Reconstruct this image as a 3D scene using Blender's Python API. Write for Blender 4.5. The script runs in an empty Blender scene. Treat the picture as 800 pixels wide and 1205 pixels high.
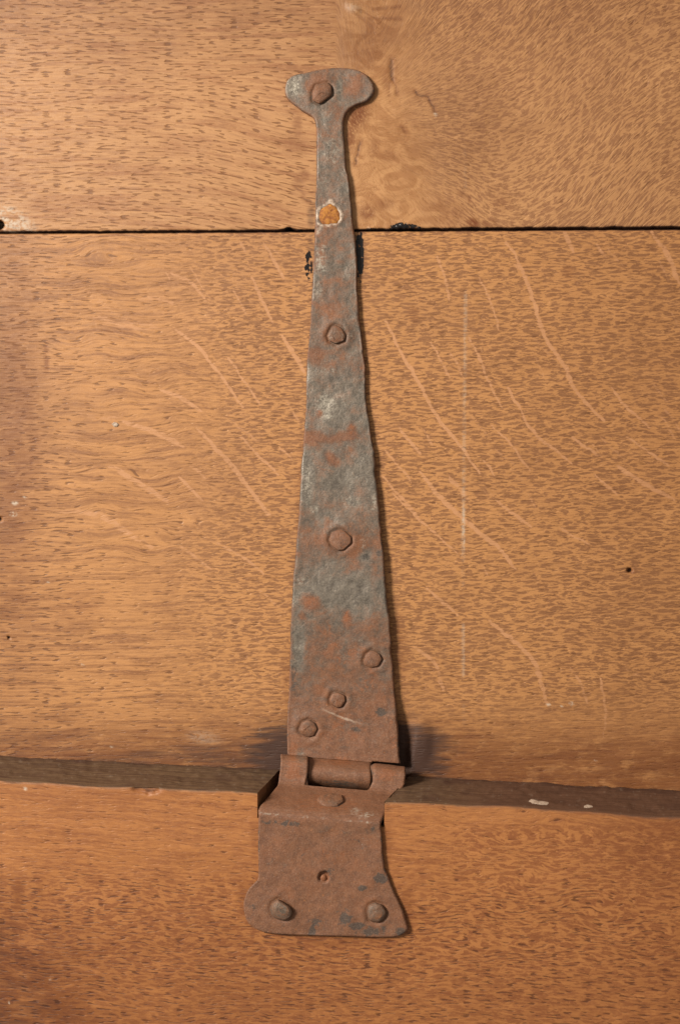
import bpy, math
import numpy as np

# ------------------------------------------------------------------ camera, world, light
S = 0.00035                      # metres per unit; one unit is about 0.35 mm on the panel
F = 1450.0                       # focal length / camera distance in units
YAW = math.radians(7.7)          # camera stands a little to the right, turned left
Z0 = 0.45
CAM = np.array([F*math.sin(YAW), -F*math.cos(YAW), 0.0])
FWD = np.array([-math.sin(YAW), math.cos(YAW), 0.0])
RGT = np.array([math.cos(YAW), math.sin(YAW), 0.0])

sc = bpy.context.scene
col = sc.collection
cam = bpy.data.cameras.new('camera')
camo = bpy.data.objects.new('camera', cam); col.objects.link(camo)
cam.sensor_fit = 'VERTICAL'; cam.sensor_height = 24.0; cam.lens = 24.0*F/1205.0
cam.clip_start = 0.01; cam.clip_end = 50
camo.location = (CAM[0]*S, CAM[1]*S, Z0)
camo.rotation_euler = (math.pi/2, 0, YAW)
cam.dof.use_dof = True; cam.dof.focus_distance = F*S*0.985; cam.dof.aperture_fstop = 8.0
sc.camera = camo

w = bpy.data.worlds.new('World'); sc.world = w; w.use_nodes = True
w.node_tree.nodes['Background'].inputs[0].default_value = (1.0, 0.90, 0.80, 1)
w.node_tree.nodes['Background'].inputs[1].default_value = 0.37

lamp = bpy.data.lights.new('lamp', 'AREA'); lamp.shape = 'DISK'; lamp.size = 0.52
lamp.energy = 69.0; lamp.color = (1.0, 0.92, 0.82)
lo = bpy.data.objects.new('lamp', lamp); col.objects.link(lo)
lo.location = (-1.34, -1.24, Z0+0.70)
from mathutils import Vector
lo.rotation_euler = (Vector((0, 0, Z0-0.02))-lo.location).to_track_quat('-Z', 'Y').to_euler()

vs = sc.view_settings
vs.view_transform = 'Standard'; vs.look = 'None'; vs.exposure = 0.0; vs.gamma = 1.0
vs.use_curve_mapping = False

# ------------------------------------------------------------------ helpers
def place(px, py, w):
    """point on the plane parallel to the panel, w units in front of it"""
    px = np.asarray(px, float); py = np.asarray(py, float); w = np.asarray(w, float)
    a = px-400.0; b = 602.5-py
    dx = FWD[0]*F+RGT[0]*a; dy = FWD[1]*F+RGT[1]*a
    t = (-w-CAM[1])/dy
    return np.stack([CAM[0]+t*dx, -w+0*t, t*b], -1)

def toworld(P):
    Q = P*S
    Q[..., 2] += Z0
    return Q

_lat = {}
def vnoise(x, y, seed=0):
    if seed not in _lat:
        _lat[seed] = np.random.default_rng(seed).random((256, 256))
    L = _lat[seed]
    xi = np.floor(x).astype(int); yi = np.floor(y).astype(int)
    fx = x-xi; fy = y-yi
    fx = fx*fx*(3-2*fx); fy = fy*fy*(3-2*fy)
    a = L[xi & 255, yi & 255]; b = L[(xi+1) & 255, yi & 255]
    c = L[xi & 255, (yi+1) & 255]; d = L[(xi+1) & 255, (yi+1) & 255]
    return (a*(1-fx)+b*fx)*(1-fy)+(c*(1-fx)+d*fx)*fy

def fbm(x, y, seed=0, oct=4, rough=0.5):
    s = 0; amp = 1; tot = 0
    for k in range(oct):
        s = s+amp*vnoise(x*2**k+17.3*k, y*2**k+9.1*k, seed+k); tot += amp; amp *= rough
    return s/tot

def sst(a, b, x):
    t = np.clip((x-a)/(b-a), 0, 1)
    return t*t*(3-2*t)

def blob(px, py, cx, cy, rx, ry, ang=0, hard=0.5):
    c, s = math.cos(math.radians(ang)), math.sin(math.radians(ang))
    u = ((px-cx)*c+(py-cy)*s)/rx; v = (-(px-cx)*s+(py-cy)*c)/ry
    return 1-sst(hard, 1.0, np.sqrt(u*u+v*v))

def polyline_dist(px, py, pts):
    d = np.full(px.shape, 1e9); tt = np.zeros(px.shape)
    n = len(pts)-1
    for k in range(n):
        x0, y0 = pts[k]; x1, y1 = pts[k+1]
        ex, ey = x1-x0, y1-y0
        t = np.clip(((px-x0)*ex+(py-y0)*ey)/(ex*ex+ey*ey+1e-9), 0, 1)
        dd = np.hypot(px-x0-t*ex, py-y0-t*ey)
        m = dd < d
        d = np.where(m, dd, d); tt = np.where(m, (k+t)/n, tt)
    return d, tt

def smoothpath(pts, it=2):
    p = [tuple(map(float, q)) for q in pts]
    for _ in range(it):
        q = [p[0]]
        for a, b in zip(p[:-1], p[1:]):
            q.append(tuple(.75*np.array(a)+.25*np.array(b))); q.append(tuple(.25*np.array(a)+.75*np.array(b)))
        q.append(p[-1]); p = q
    return p

def make_mesh(name, V, Fc, mats, attrs=None, smooth=True, angle=50, weld=True, matidx=None):
    V = np.asarray(V, float); Fc = np.asarray(Fc, np.int64)
    if weld:
        key = np.round(V*50).astype(np.int64)
        _, first, inv = np.unique(key, axis=0, return_index=True, return_inverse=True)
        inv = inv.reshape(-1)
        V = V[first]; Fc = inv[Fc]
        if attrs: attrs = {k: a[first] for k, a in attrs.items()}
    good = np.ones(len(Fc), bool)
    me = bpy.data.meshes.new(name)
    loops = []; starts = []; totals = []; pos = 0
    if weld:
        F2 = Fc
        deg = (F2[:, 0] == F2[:, 1]) | (F2[:, 1] == F2[:, 2]) | (F2[:, 2] == F2[:, 3]) | (F2[:, 3] == F2[:, 0]) | (F2[:, 0] == F2[:, 2]) | (F2[:, 1] == F2[:, 3])
        quads = F2[~deg]
        tris = []
        for f in F2[deg]:
            g = []
            for i in f:
                if i not in g: g.append(i)
            if len(g) == 3: tris.append(g)
        tris = np.array(tris, np.int64).reshape(-1, 3)
    else:
        quads = Fc; tris = np.zeros((0, 3), np.int64)
    li = np.concatenate([quads.ravel(), tris.ravel()]).astype(np.int32)
    ls = np.concatenate([np.arange(len(quads))*4, len(quads)*4+np.arange(len(tris))*3]).astype(np.int32)
    lt = np.concatenate([np.full(len(quads), 4), np.full(len(tris), 3)]).astype(np.int32)
    me.vertices.add(len(V)); me.vertices.foreach_set('co', toworld(V.copy()).astype(np.float32).ravel())
    me.loops.add(len(li)); me.loops.foreach_set('vertex_index', li)
    me.polygons.add(len(ls)); me.polygons.foreach_set('loop_start', ls); me.polygons.foreach_set('loop_total', lt)
    me.update(calc_edges=True)
    me.validate()
    if attrs:
        for k, a in attrs.items():
            if a.ndim == 2:
                at = me.attributes.new(k, 'FLOAT_VECTOR', 'POINT'); at.data.foreach_set('vector', a.astype(np.float32).ravel())
            else:
                at = me.attributes.new(k, 'FLOAT', 'POINT'); at.data.foreach_set('value', a.astype(np.float32))
    for m in (mats if isinstance(mats, (list, tuple)) else [mats]): me.materials.append(m)
    if smooth:
        me.polygons.foreach_set('use_smooth', np.ones(len(me.polygons), bool))
        me.set_sharp_from_angle(angle=math.radians(angle))
    return me

def obj(name, me, parent=None, origin=None):
    o = bpy.data.objects.new(name, me); col.objects.link(o)
    if parent is not None:
        o.parent = parent
        o.location = -Vector(parent.location)     # meshes are written in world metres
    return o

def recentre(o):
    """move the origin of a top-level mesh to its middle"""
    me = o.data
    n = len(me.vertices); co = np.empty(n*3, np.float32); me.vertices.foreach_get('co', co); co = co.reshape(-1, 3)
    c = (co.min(0)+co.max(0))/2
    me.vertices.foreach_set('co', (co-c).ravel()); me.update()
    o.location = Vector(c.tolist())

def empty(name, px, py, w):
    o = bpy.data.objects.new(name, None); col.objects.link(o)
    o.location = toworld(place(px, py, w)); o.empty_display_size = 0.02
    return o

def tag(o, label=None, cat=None, group=None, kind=None):
    if label: o['label'] = label
    if cat: o['category'] = cat
    if group: o['group'] = group
    if kind: o['kind'] = kind
    return o

def gridfaces(nr, nc, off=0):
    i = np.arange(nr*nc).reshape(nr, nc)+off
    return np.stack([i[:-1, :-1], i[1:, :-1], i[1:, 1:], i[:-1, 1:]], -1).reshape(-1, 4)

def boundary(Fq):
    e = np.concatenate([Fq[:, [0, 1]], Fq[:, [1, 2]], Fq[:, [2, 3]], Fq[:, [3, 0]]])
    k = np.sort(e, 1); key = k[:, 0]*10**7+k[:, 1]
    u, idx, cnt = np.unique(key, return_index=True, return_counts=True)
    return e[idx[cnt == 1]]

def grid_normals(P):
    du = np.gradient(P, axis=1); dv = np.gradient(P, axis=0)
    n = np.cross(dv, du)
    n /= np.linalg.norm(n, axis=-1, keepdims=True)+1e-9
    return n

def lin(c):
    r = []
    for v in c:
        v = v/255.0
        r.append(v/12.92 if v <= 0.04045 else ((v+0.055)/1.055)**2.4)
    return r

def alb(c, k=1.45):
    """real surface colour for a tone seen at the photograph's exposure"""
    return tuple(v/k for v in lin(c))+(1.0,)

# ------------------------------------------------------------------ node helper
class G:
    def __init__(self, name):
        self.m = bpy.data.materials.new(name); self.m.use_nodes = True
        self.t = self.m.node_tree; self.n = self.t.nodes
        self.bsdf = self.n['Principled BSDF']
    def put(self, sock, v):
        if isinstance(v, bpy.types.NodeSocket): self.t.links.new(v, sock)
        else:
            try: sock.default_value = v
            except Exception: sock.default_value = tuple(v)[:3]
    def attr(self, name, vec=False):
        a = self.n.new('ShaderNodeAttribute'); a.attribute_name = name
        return a.outputs['Vector' if vec else 'Fac']
    def math(self, op, a, b=0.0, c=None, clamp=False):
        m = self.n.new('ShaderNodeMath'); m.operation = op; m.use_clamp = clamp
        self.put(m.inputs[0], a); self.put(m.inputs[1], b)
        if c is not None: self.put(m.inputs[2], c)
        return m.outputs[0]
    def mul(self, a, b): return self.math('MULTIPLY', a, b)
    def add(self, a, b): return self.math('ADD', a, b)
    dim = '3D'
    def noise(self, vec, sx, sy, detail=2.0, rough=0.5, dist=0.0, seed=0.0, sz=1.0):
        mp = self.n.new('ShaderNodeMapping'); self.put(mp.inputs['Vector'], vec)
        mp.inputs['Scale'].default_value = (1.0/sx, 1.0/sy, sz)
        mp.inputs['Location'].default_value = (seed*3.7, seed*1.9, seed*7.3)
        nz = self.n.new('ShaderNodeTexNoise'); nz.noise_dimensions = self.dim; self.t.links.new(mp.outputs[0], nz.inputs['Vector'])
        nz.inputs['Scale'].default_value = 1.0; nz.inputs['Detail'].default_value = detail
        nz.inputs['Roughness'].default_value = rough; nz.inputs['Distortion'].default_value = dist
        return nz.outputs['Fac']
    def cells(self, vec, sx, sy, warp, seed=0.0):
        mp = self.n.new('ShaderNodeMapping'); self.put(mp.inputs['Vector'], vec)
        mp.inputs['Scale'].default_value = (1.0/sx, 1.0/sy, 1.0)
        mp.inputs['Location'].default_value = (seed*2.3, seed*5.1, 0)
        nz = self.n.new('ShaderNodeTexNoise'); nz.noise_dimensions = '2D'; self.t.links.new(mp.outputs[0], nz.inputs['Vector'])
        nz.inputs['Scale'].default_value = 0.9; nz.inputs['Detail'].default_value = 2.0
        a = self.n.new('ShaderNodeVectorMath'); a.operation = 'SUBTRACT'; self.t.links.new(nz.outputs['Color'], a.inputs[0]); a.inputs[1].default_value = (.5, .5, .5)
        b = self.n.new('ShaderNodeVectorMath'); b.operation = 'SCALE'; self.t.links.new(a.outputs[0], b.inputs[0]); b.inputs['Scale'].default_value = warp
        c = self.n.new('ShaderNodeVectorMath'); c.operation = 'ADD'; self.t.links.new(mp.outputs[0], c.inputs[0]); self.t.links.new(b.outputs[0], c.inputs[1])
        vo = self.n.new('ShaderNodeTexVoronoi'); vo.voronoi_dimensions = '2D'; vo.feature = 'DISTANCE_TO_EDGE'
        self.t.links.new(c.outputs[0], vo.inputs['Vector']); vo.inputs['Scale'].default_value = 1.0
        return vo.outputs['Distance']
    def ramp(self, v, a, b):
        r = self.n.new('ShaderNodeMapRange'); r.interpolation_type = 'SMOOTHSTEP'
        self.put(r.inputs['Value'], v); self.put(r.inputs['From Min'], a); self.put(r.inputs['From Max'], b)
        return r.outputs[0]
    def mix(self, f, a, b, mode='MIX'):
        m = self.n.new('ShaderNodeMix'); m.data_type = 'RGBA'; m.blend_type = mode
        self.put(m.inputs[0], f); self.put(m.inputs[6], a); self.put(m.inputs[7], b)
        return m.outputs[2]
    def fmix(self, f, a, b):
        m = self.n.new('ShaderNodeMix'); m.data_type = 'FLOAT'
        self.put(m.inputs[0], f); self.put(m.inputs[2], a); self.put(m.inputs[3], b)
        return m.outputs[0]
    def bump(self, h, strength, dist):
        b = self.n.new('ShaderNodeBump'); b.inputs['Strength'].default_value = strength
        b.inputs['Distance'].default_value = dist; self.put(b.inputs['Height'], h)
        self.t.links.new(b.outputs[0], self.bsdf.inputs['Normal'])

# ------------------------------------------------------------------ materials
def wood_material(name, light, brown, pore, fleckc, linec, lace_s=(13.5, 3.3), seed=0):
    g = G(name); g.dim = '2D'
    v = g.attr('grain', True); p = g.attr('pix', True)
    A = {k: g.attr(k) for k in ('lace', 'fleck', 'stain_shade', 'white', 'smooth', 'pores', 'ledge', 'tar', 'amber')}
    # lacy figure: short wavy pale dashes over brown
    n1 = g.noise(v, lace_s[0]*1.1, lace_s[1], 3.5, 0.62, 0.6, 1+seed)
    n1b = g.noise(v, lace_s[0]*0.42, lace_s[1]*0.60, 1.5, 0.5, 0.9, 2+seed)
    big = g.noise(p, 170, 110, 2, 0.5, 0.4, 3+seed)
    ce = g.cells(v, lace_s[0]*1.45, lace_s[1]*1.5, 1.3, 2+seed)
    f = g.math('SUBTRACT', g.add(g.mul(n1, 0.9), g.mul(n1b, 0.35)), g.mul(ce, 0.85))
    f = g.add(f, g.mul(g.math('SUBTRACT', big, 0.5), 0.12))
    lace = g.ramp(f, 0.42, 0.56)
    # long straight growth lines
    l1 = g.noise(v, 170, 4.2, 3, 0.6, 0.5, 4+seed)
    l2 = g.noise(v, 70, 11, 2, 0.5, 0.6, 5+seed)
    lines = g.ramp(g.add(g.mul(l1, 0.62), g.mul(l2, 0.38)), 0.33, 0.58)
    base_lace = g.mix(lace, brown, light)
    base_line = g.mix(lines, linec, light)
    colr = g.mix(A['lace'], base_line, base_lace)
    ds = g.noise(v, 20, 2.5, 2, 0.55, 0.5, 22+seed)
    colr = g.mix(g.mul(g.ramp(ds, 0.50, 0.64), g.fmix(A['lace'], 0.42, 0.12)), colr, brown)
    # fine fibre
    fib = g.noise(v, 60, 1.7, 2, 0.6, 0.2, 7+seed)
    colr = g.mix(g.mul(g.ramp(fib, 0.50, 0.72), 0.30), colr, brown)
    spk = g.noise(p, 1.9, 1.5, 2, 0.7, 0, 19+seed)
    colr = g.mix(g.mul(g.ramp(spk, 0.40, 0.75), 0.20), colr, brown)
    spk2 = g.noise(v, 6.0, 1.3, 2, 0.6, 0, 21+seed)
    colr = g.mix(g.mul(g.ramp(spk2, 0.50, 0.68), 0.42), colr, light)
    # smooth knotty wood
    k1 = g.noise(p, 30, 22, 4, 0.6, 1.2, 6+seed)
    sm = g.mix(g.ramp(k1, 0.35, 0.65), alb((180, 126, 78)), alb((210, 156, 104)))
    colr = g.mix(A['smooth'], colr, sm)
    # ray flecks
    fn = g.noise(p, 5, 5, 2, 0.5, 0, 8+seed)
    fb = g.noise(v, 16, 2.6, 2, 0.6, 0.3, 23+seed)
    colr = g.mix(g.mul(g.ramp(g.math('SUBTRACT', A['fleck'], g.mul(g.ramp(fb, 0.42, 0.72), 0.55)), 0.05, 0.7), g.ramp(fn, 0.05, 0.45)), colr, fleckc)
    # open pores: short dark dashes
    po = g.noise(v, 13, 1.9, 0.6, 0.4, 0.0, 9+seed)
    pgate = g.noise(v, 60, 30, 2, 0.5, 0, 10+seed)
    thr = g.math('SUBTRACT', 0.80, g.mul(A['pores'], 0.17))
    thr = g.math('SUBTRACT', thr, g.mul(g.math('SUBTRACT', pgate, 0.5), 0.16))
    pm = g.ramp(g.math('SUBTRACT', po, thr), 0.0, 0.07)
    pm = g.mul(pm, g.math('SUBTRACT', 1.0, g.mul(A['smooth'], 0.85)))
    pm = g.mul(pm, g.math('SUBTRACT', 1.0, g.mul(A['fleck'], 0.7)))
    colr = g.mix(g.mul(pm, 0.75), colr, pore)
    # tone variation
    t1 = g.noise(p, 260, 190, 2, 0.5, 0.3, 11+seed)
    colr = g.mix(g.mul(g.ramp(t1, 0.5, 0.75), 0.22), colr, brown)
    t2 = g.noise(p, 90, 14, 3, 0.6, 0.5, 12+seed)
    colr = g.mix(g.mul(g.ramp(t2, 0.55, 0.8), 0.25), colr, brown)
    # amber-brown stains
    an = g.noise(v, 26, 10, 4, 0.65, 0.3, 13+seed)
    colr = g.mix(g.mul(g.math('MULTIPLY', A['amber'], g.ramp(an, 0.25, 0.55)), 1.0), colr, alb((128, 70, 32)))
    # old patina, plus shade painted into the lower board's left corner
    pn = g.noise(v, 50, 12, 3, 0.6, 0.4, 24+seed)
    colr = g.mix(g.mul(g.attr('patina_shade'), g.ramp(pn, 0.1, 0.6)), colr, g.mix(1.0, colr, (0.54, 0.45, 0.38, 1), 'MULTIPLY'))
    # dark worn edge (ledge)
    e1 = g.noise(v, 120, 3.0, 3, 0.6, 0.3, 14+seed)
    ed = g.mix(g.ramp(e1, 0.35, 0.68), alb((92, 68, 50)), alb((120, 94, 68)))
    ed = g.mix(g.ramp(g.attr('red'), 0, 1), ed, g.mix(g.ramp(e1, 0.3, 0.7), alb((92, 63, 47)), alb((108, 77, 58))))
    colr = g.mix(A['ledge'], colr, ed)
    # blue-black iron stain, also shade painted in seam, gouge and corner
    sn = g.noise(v, 60, 4, 4, 0.7, 0.3, 15+seed)
    st = g.ramp(g.add(A['stain_shade'], g.mul(g.math('SUBTRACT', sn, 0.5), 0.9)), 0.12, 1.02)
    st = g.mul(st, g.ramp(A['stain_shade'], 0.0, 0.12))
    colr = g.mix(st, colr, alb((80, 54, 42)))
    # whitish deposits
    wn = g.noise(p, 4, 4, 3, 0.6, 0.2, 16+seed)
    wm = g.mul(A['white'], g.ramp(wn, 0.28, 0.6))
    colr = g.mix(wm, colr, alb((222, 205, 182)))
    # tar
    tn = g.noise(p, 5, 5, 2, 0.5, 0, 17+seed)
    tm = g.ramp(g.add(A['tar'], g.mul(g.math('SUBTRACT', tn, 0.5), 0.7)), 0.35, 0.6)
    tm = g.mul(tm, g.ramp(A['tar'], 0.02, 0.2))
    colr = g.mix(tm, colr, (0.012, 0.010, 0.010, 1))
    g.put(g.bsdf.inputs['Base Color'], colr)
    ro = g.fmix(lace, 0.60, 0.50)
    ro = g.fmix(A['smooth'], ro, 0.42)
    ro = g.fmix(tm, ro, 0.22)
    ro = g.fmix(A['ledge'], ro, 0.58)
    g.put(g.bsdf.inputs['Roughness'], ro)
    g.put(g.bsdf.inputs['Specular IOR Level'], 0.35)
    gr = g.noise(p, 1.6, 1.6, 2, 0.6, 0, 18+seed)
    h = g.add(g.mul(g.ramp(po, 0.62, 0.74), -0.6), g.mul(g.mul(fib, -0.35), g.math('SUBTRACT', 1.0, A['smooth'])))
    h = g.add(h, g.mul(gr, 0.18))
    g.bump(h, 0.55, 0.00030)
    return g.m

M_lid = wood_material('oak_panel', alb((208, 154, 102)), alb((160, 110, 71)), alb((124, 76, 38)), alb((216, 162, 114)), alb((174, 118, 74)))
M_lid2 = wood_material('oak_panel_lower', alb((212, 152, 94)), alb((156, 106, 66)), alb((114, 70, 36)), alb((216, 158, 110)), alb((156, 104, 64)), (14, 3.2), 20)
M_wall = wood_material('oak_board', alb((200, 134, 77)), alb((152, 91, 50)), alb((92, 50, 26)), alb((200, 138, 82)), alb((158, 98, 56)), (15, 3.8), 40)

def iron_material():
    g = G('rusted_iron')
    p = g.attr('pix', True)
    rust = g.attr('rust'); orange = g.attr('orange'); pale = g.attr('pale'); dark = g.attr('dark'); crust = g.attr('crust')
    n1 = g.noise(p, 26, 26, 6, 0.68, 0.5, 1)
    n2 = g.noise(p, 9, 9, 6, 0.78, 0.3, 2)
    n3 = g.noise(p, 2.6, 2.6, 3, 0.7, 0.0, 3)
    n4 = g.noise(p, 55, 40, 4, 0.6, 0.6, 4)
    grey = g.mix(g.ramp(n2, 0.32, 0.68), alb((110, 102, 92)), alb((150, 140, 126)))
    rb = g.mix(g.ramp(n2, 0.34, 0.66), alb((106, 74, 54)), alb((138, 97, 70)))
    rb = g.mix(g.mul(g.ramp(n1, 0.48, 0.66), 0.6), rb, alb((158, 100, 62)))
    rb = g.mix(g.mul(g.ramp(rust, 0.70, 1.05), 0.55), rb, g.mix(g.ramp(n2, 0.3, 0.7), alb((126, 80, 54)), alb((156, 103, 70))))
    k = g.add(rust, g.mul(g.math('SUBTRACT', n1, 0.5), 1.5))
    k = g.add(k, g.mul(g.math('SUBTRACT', n2, 0.5), 1.3))
    k = g.add(k, g.mul(g.math('SUBTRACT', n4, 0.5), 0.6))
    rm = g.ramp(k, 0.08, 0.92)
    c = g.mix(rm, grey, rb)
    # orange flecks of fresh rust
    n6 = g.noise(p, 11, 11, 6, 0.75, 0.8, 8)
    om = g.ramp(g.add(orange, g.mul(g.math('SUBTRACT', n6, 0.5), 2.6)), 0.38, 0.70)
    om = g.mul(om, g.ramp(orange, 0.0, 0.15))
    c = g.mix(g.mul(om, 0.75), c, alb((158, 96, 56)))
    fine = g.noise(p, 4.0, 4.0, 3, 0.7, 0.2, 5)
    c = g.mix(g.mul(g.ramp(fine, 0.60, 0.74), g.mul(rm, 0.6)), c, alb((180, 116, 66)))
    # dark mill scale / pits
    dm = g.ramp(g.add(dark, g.mul(g.math('SUBTRACT', n6, 0.5), 2.6)), 0.36, 0.60)
    dm = g.mul(dm, g.ramp(dark, 0.0, 0.15))
    c = g.mix(g.mul(dm, 0.8), c, alb((76, 70, 64)))
    pits = g.ramp(n3, 0.60, 0.75)
    c = g.mix(g.mul(pits, 0.5), c, alb((84, 62, 48)))
    gran = g.noise(p, 1.5, 1.5, 2, 0.8, 0, 9)
    c = g.mix(g.mul(g.ramp(gran, 0.52, 0.70), 0.30), c, alb((186, 164, 140)))
    c = g.mix(g.mul(g.ramp(gran, 0.48, 0.30), 0.35), c, alb((72, 56, 46)))
    # pale worn speckle
    sp = g.noise(p, 5.0, 5.0, 5, 0.8, 0.3, 6)
    pm = g.ramp(g.add(sp, g.mul(pale, 0.22)), 0.60, 0.76)
    pm = g.mul(pm, g.ramp(pale, 0.02, 0.7))
    c = g.mix(g.mul(pm, 0.75), c, alb((194, 184, 166)))
    c = g.mix(g.mul(g.ramp(sp, 0.70, 0.78), 0.45), c, alb((182, 150, 118)))
    cn = g.noise(p, 4.5, 4.5, 4, 0.75, 0.2, 7)
    cm = g.mul(g.mul(crust, 0.9), g.ramp(cn, 0.32, 0.62))
    c = g.mix(cm, c, alb((236, 214, 190)))
    g.put(g.bsdf.inputs['Base Color'], c)
    g.put(g.bsdf.inputs['Metallic'], g.mul(g.math('SUBTRACT', 1.0, rm), 0.32))
    g.put(g.bsdf.inputs['Roughness'], g.add(g.fmix(rm, 0.42, 0.64), g.mul(g.math('SUBTRACT', n3, 0.5), 0.25)))
    g.put(g.bsdf.inputs['Specular IOR Level'], 0.42)
    h = g.add(g.mul(n3, 0.5), g.mul(n2, 0.35)); h = g.add(h, g.mul(n1, 0.4)); h = g.add(h, g.mul(pits, -0.35))
    g.bump(h, 0.6, 0.0005)
    return g.m
M_iron = iron_material()

def plain_material(name, c1, c2, scale, rough=0.6, bump=0.4):
    g = G(name)
    tc = g.n.new('ShaderNodeTexCoord').outputs['Object']
    n = g.n.new('ShaderNodeTexNoise'); g.t.links.new(tc, n.inputs['Vector'])
    n.inputs['Scale'].default_value = scale; n.inputs['Detail'].default_value = 5; n.inputs['Roughness'].default_value = 0.65
    g.put(g.bsdf.inputs['Base Color'], g.mix(g.ramp(n.outputs['Fac'], 0.32, 0.68), c1, c2))
    g.put(g.bsdf.inputs['Roughness'], rough)
    g.bump(n.outputs['Fac'], bump, 0.0004)
    return g.m
M_flake = plain_material('pale_flake', alb((178, 152, 130)), alb((222, 202, 180)), 900)
M_amber = plain_material('orange_rust', alb((150, 84, 26)), alb((208, 138, 52)), 700, 0.75, 0.8)
M_added_backing = plain_material('added_dark_backing', alb((40, 28, 20)), alb((60, 44, 32)), 120)

# ------------------------------------------------------------------ ray flecks in the oak (polyline, width, strength)
FLECKS = [
 ([(595,285),(611,309),(627,350),(638,395),(665,431),(674,458),(692,476),(710,496)],4.6,1),
 ([(453,377),(471,413),(492,449),(512,489),(539,521),(564,557)],4,1),
 ([(564,327),(579,359),(586,388)],3,.8),([(514,300),(523,327),(530,354)],3,.8),
 ([(550,395),(566,426),(575,453),(591,480)],3,.8),
 ([(597,456),(613,485),(624,507),(651,528),(672,546)],3.6,.95),
 ([(579,501),(602,523),(624,555)],3,.9),([(719,456),(737,480),(764,503)],3,.9),
 ([(672,514),(703,537)],3.5,.9),([(737,514),(786,548)],3,.9),
 ([(726,548),(755,568),(793,588)],5,1),([(699,559),(726,582)],3,.8),
 ([(766,273),(786,300),(798,334)],5.5,.9),([(663,273),(674,296)],5.5,.8),([(701,287),(712,303)],3.5,.7),
 ([(494,555),(521,588),(548,613)],4,.9),([(528,561),(552,588)],5,.7),([(584,588),(624,620)],4,.9),
 ([(469,503),(494,534)],4.2,.9),([(453,530),(485,568)],3,.8),([(449,559),(503,620)],3,.8),
 ([(568,541),(582,559)],3,.8),([(507,402),(528,444)],3,.8),([(530,415),(546,444)],3,.7),([(498,505),(510,525)],2.5,.6),
 ([(462,580),(500,618),(539,652)],3,.9),([(510,580),(561,625),(588,645),(606,670)],4.6,1),
 ([(656,620),(692,641)],3,.7),([(503,692),(539,724)],3.6,.9),
 ([(575,731),(606,755),(629,778),(636,800),(644,830)],5,.9),([(705,796),(712,832),(710,868)],3.2,.8),
 ([(670,785),(685,805),(690,827)],3,.6),([(485,760),(512,778),(521,814)],4.5,.7),([(566,665),(575,677)],3,.6),
 ([(310,285),(322,305),(333,327)],4.2,.9),([(297,327),(315,368),(322,381)],3.6,.85),
 ([(331,395),(345,415),(358,438)],5.2,1),([(274,341),(290,370)],3,.8),
 ([(207,388),(234,408),(252,431),(286,478)],3.8,1),([(270,422),(290,452),(308,478)],2.8,.85),
 ([(202,321),(229,334),(243,354)],4.2,.7),([(189,458),(215,469),(238,485)],4.8,.8),
 ([(144,496),(180,507),(216,525)],6.5,.8),([(232,505),(261,534),(288,566),(315,606)],5,1),
 ([(283,514),(305,536),(328,559)],3,.9),([(130,548),(162,568),(198,590)],6.5,.75),
 ([(212,562),(238,588)],4,.8),([(225,548),(243,562)],3.5,.7),([(329,526),(344,541)],2.5,.8),
 ([(67,602),(112,602),(148,625),(180,645)],7,.6),([(256,638),(285,655),(310,675)],3.5,.7),([(297,580),(319,607)],3,.7),
 ([(283,285),(290,297)],3,.7),([(336,470),(352,500)],3,.5),([(210,640),(250,672)],4,.5),([(300,690),(335,720)],3,.5),
 ([(45,108),(58,135),(94,157)],6,.45),([(84,200),(95,232),(101,268)],7,.5),([(135,216),(143,240),(147,268)],7,.5),
 ([(184,238),(193,268)],5,.45),([(225,216),(256,252)],5,.4),
 ([(100,340),(130,368),(160,382)],7,.35),([(110,372),(150,385),(185,384)],8,.5),([(165,352),(190,350),(208,358)],6,.5),
 ([(95,488),(125,494),(142,490)],6,.5),
]
rng = np.random.default_rng(5)
for _ in range(70):       # fainter ones running with the same slant
    x = rng.uniform(190, 930); y = rng.uniform(290, 790)
    if 330 < x < 470: continue
    L = rng.uniform(14, 45); a = math.radians(rng.uniform(38, 66) - 14*(y > 600))
    FLECKS.append(([(x, y), (x+L*.5*math.cos(a)+rng.uniform(-2, 2), y+L*.5*math.sin(a)), (x+L*math.cos(a), y+L*math.sin(a))], rng.uniform(1.8, 3.0), rng.uniform(.25, .6)))

def fleck_field(px, py):
    out = np.zeros(px.shape)
    jx = (fbm(px/9, py/9, 301, 2)-.5)*4; jy = (fbm(px/9, py/9, 311, 2)-.5)*3
    for pts, wd, s in FLECKS:
        p = smoothpath(pts, 1)
        xs = [q[0] for q in p]; ys = [q[1] for q in p]
        m = (px > min(xs)-12) & (px < max(xs)+12) & (py > min(ys)-12) & (py < max(ys)+12)
        if not m.any(): continue
        d, t = polyline_dist(px[m]+jx[m], py[m]+jy[m], p)
        taper = 0.35+0.65*np.sin(np.pi*np.clip(t*0.9+0.05, 0, 1))**0.6
        v = min(1, s*.95)*(1-sst(0.45, 1.15, d/(wd*0.66*taper)))
        out[m] = np.maximum(out[m], v)
    return out

ATT = ('lace', 'fleck', 'stain_shade', 'white', 'smooth', 'pores', 'ledge', 'tar', 'amber', 'red', 'patina_shade')
def blank(px): return {k: np.zeros(px.shape) for k in ATT}

def seam_y(px): return 274.0-0.00625*px

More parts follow.
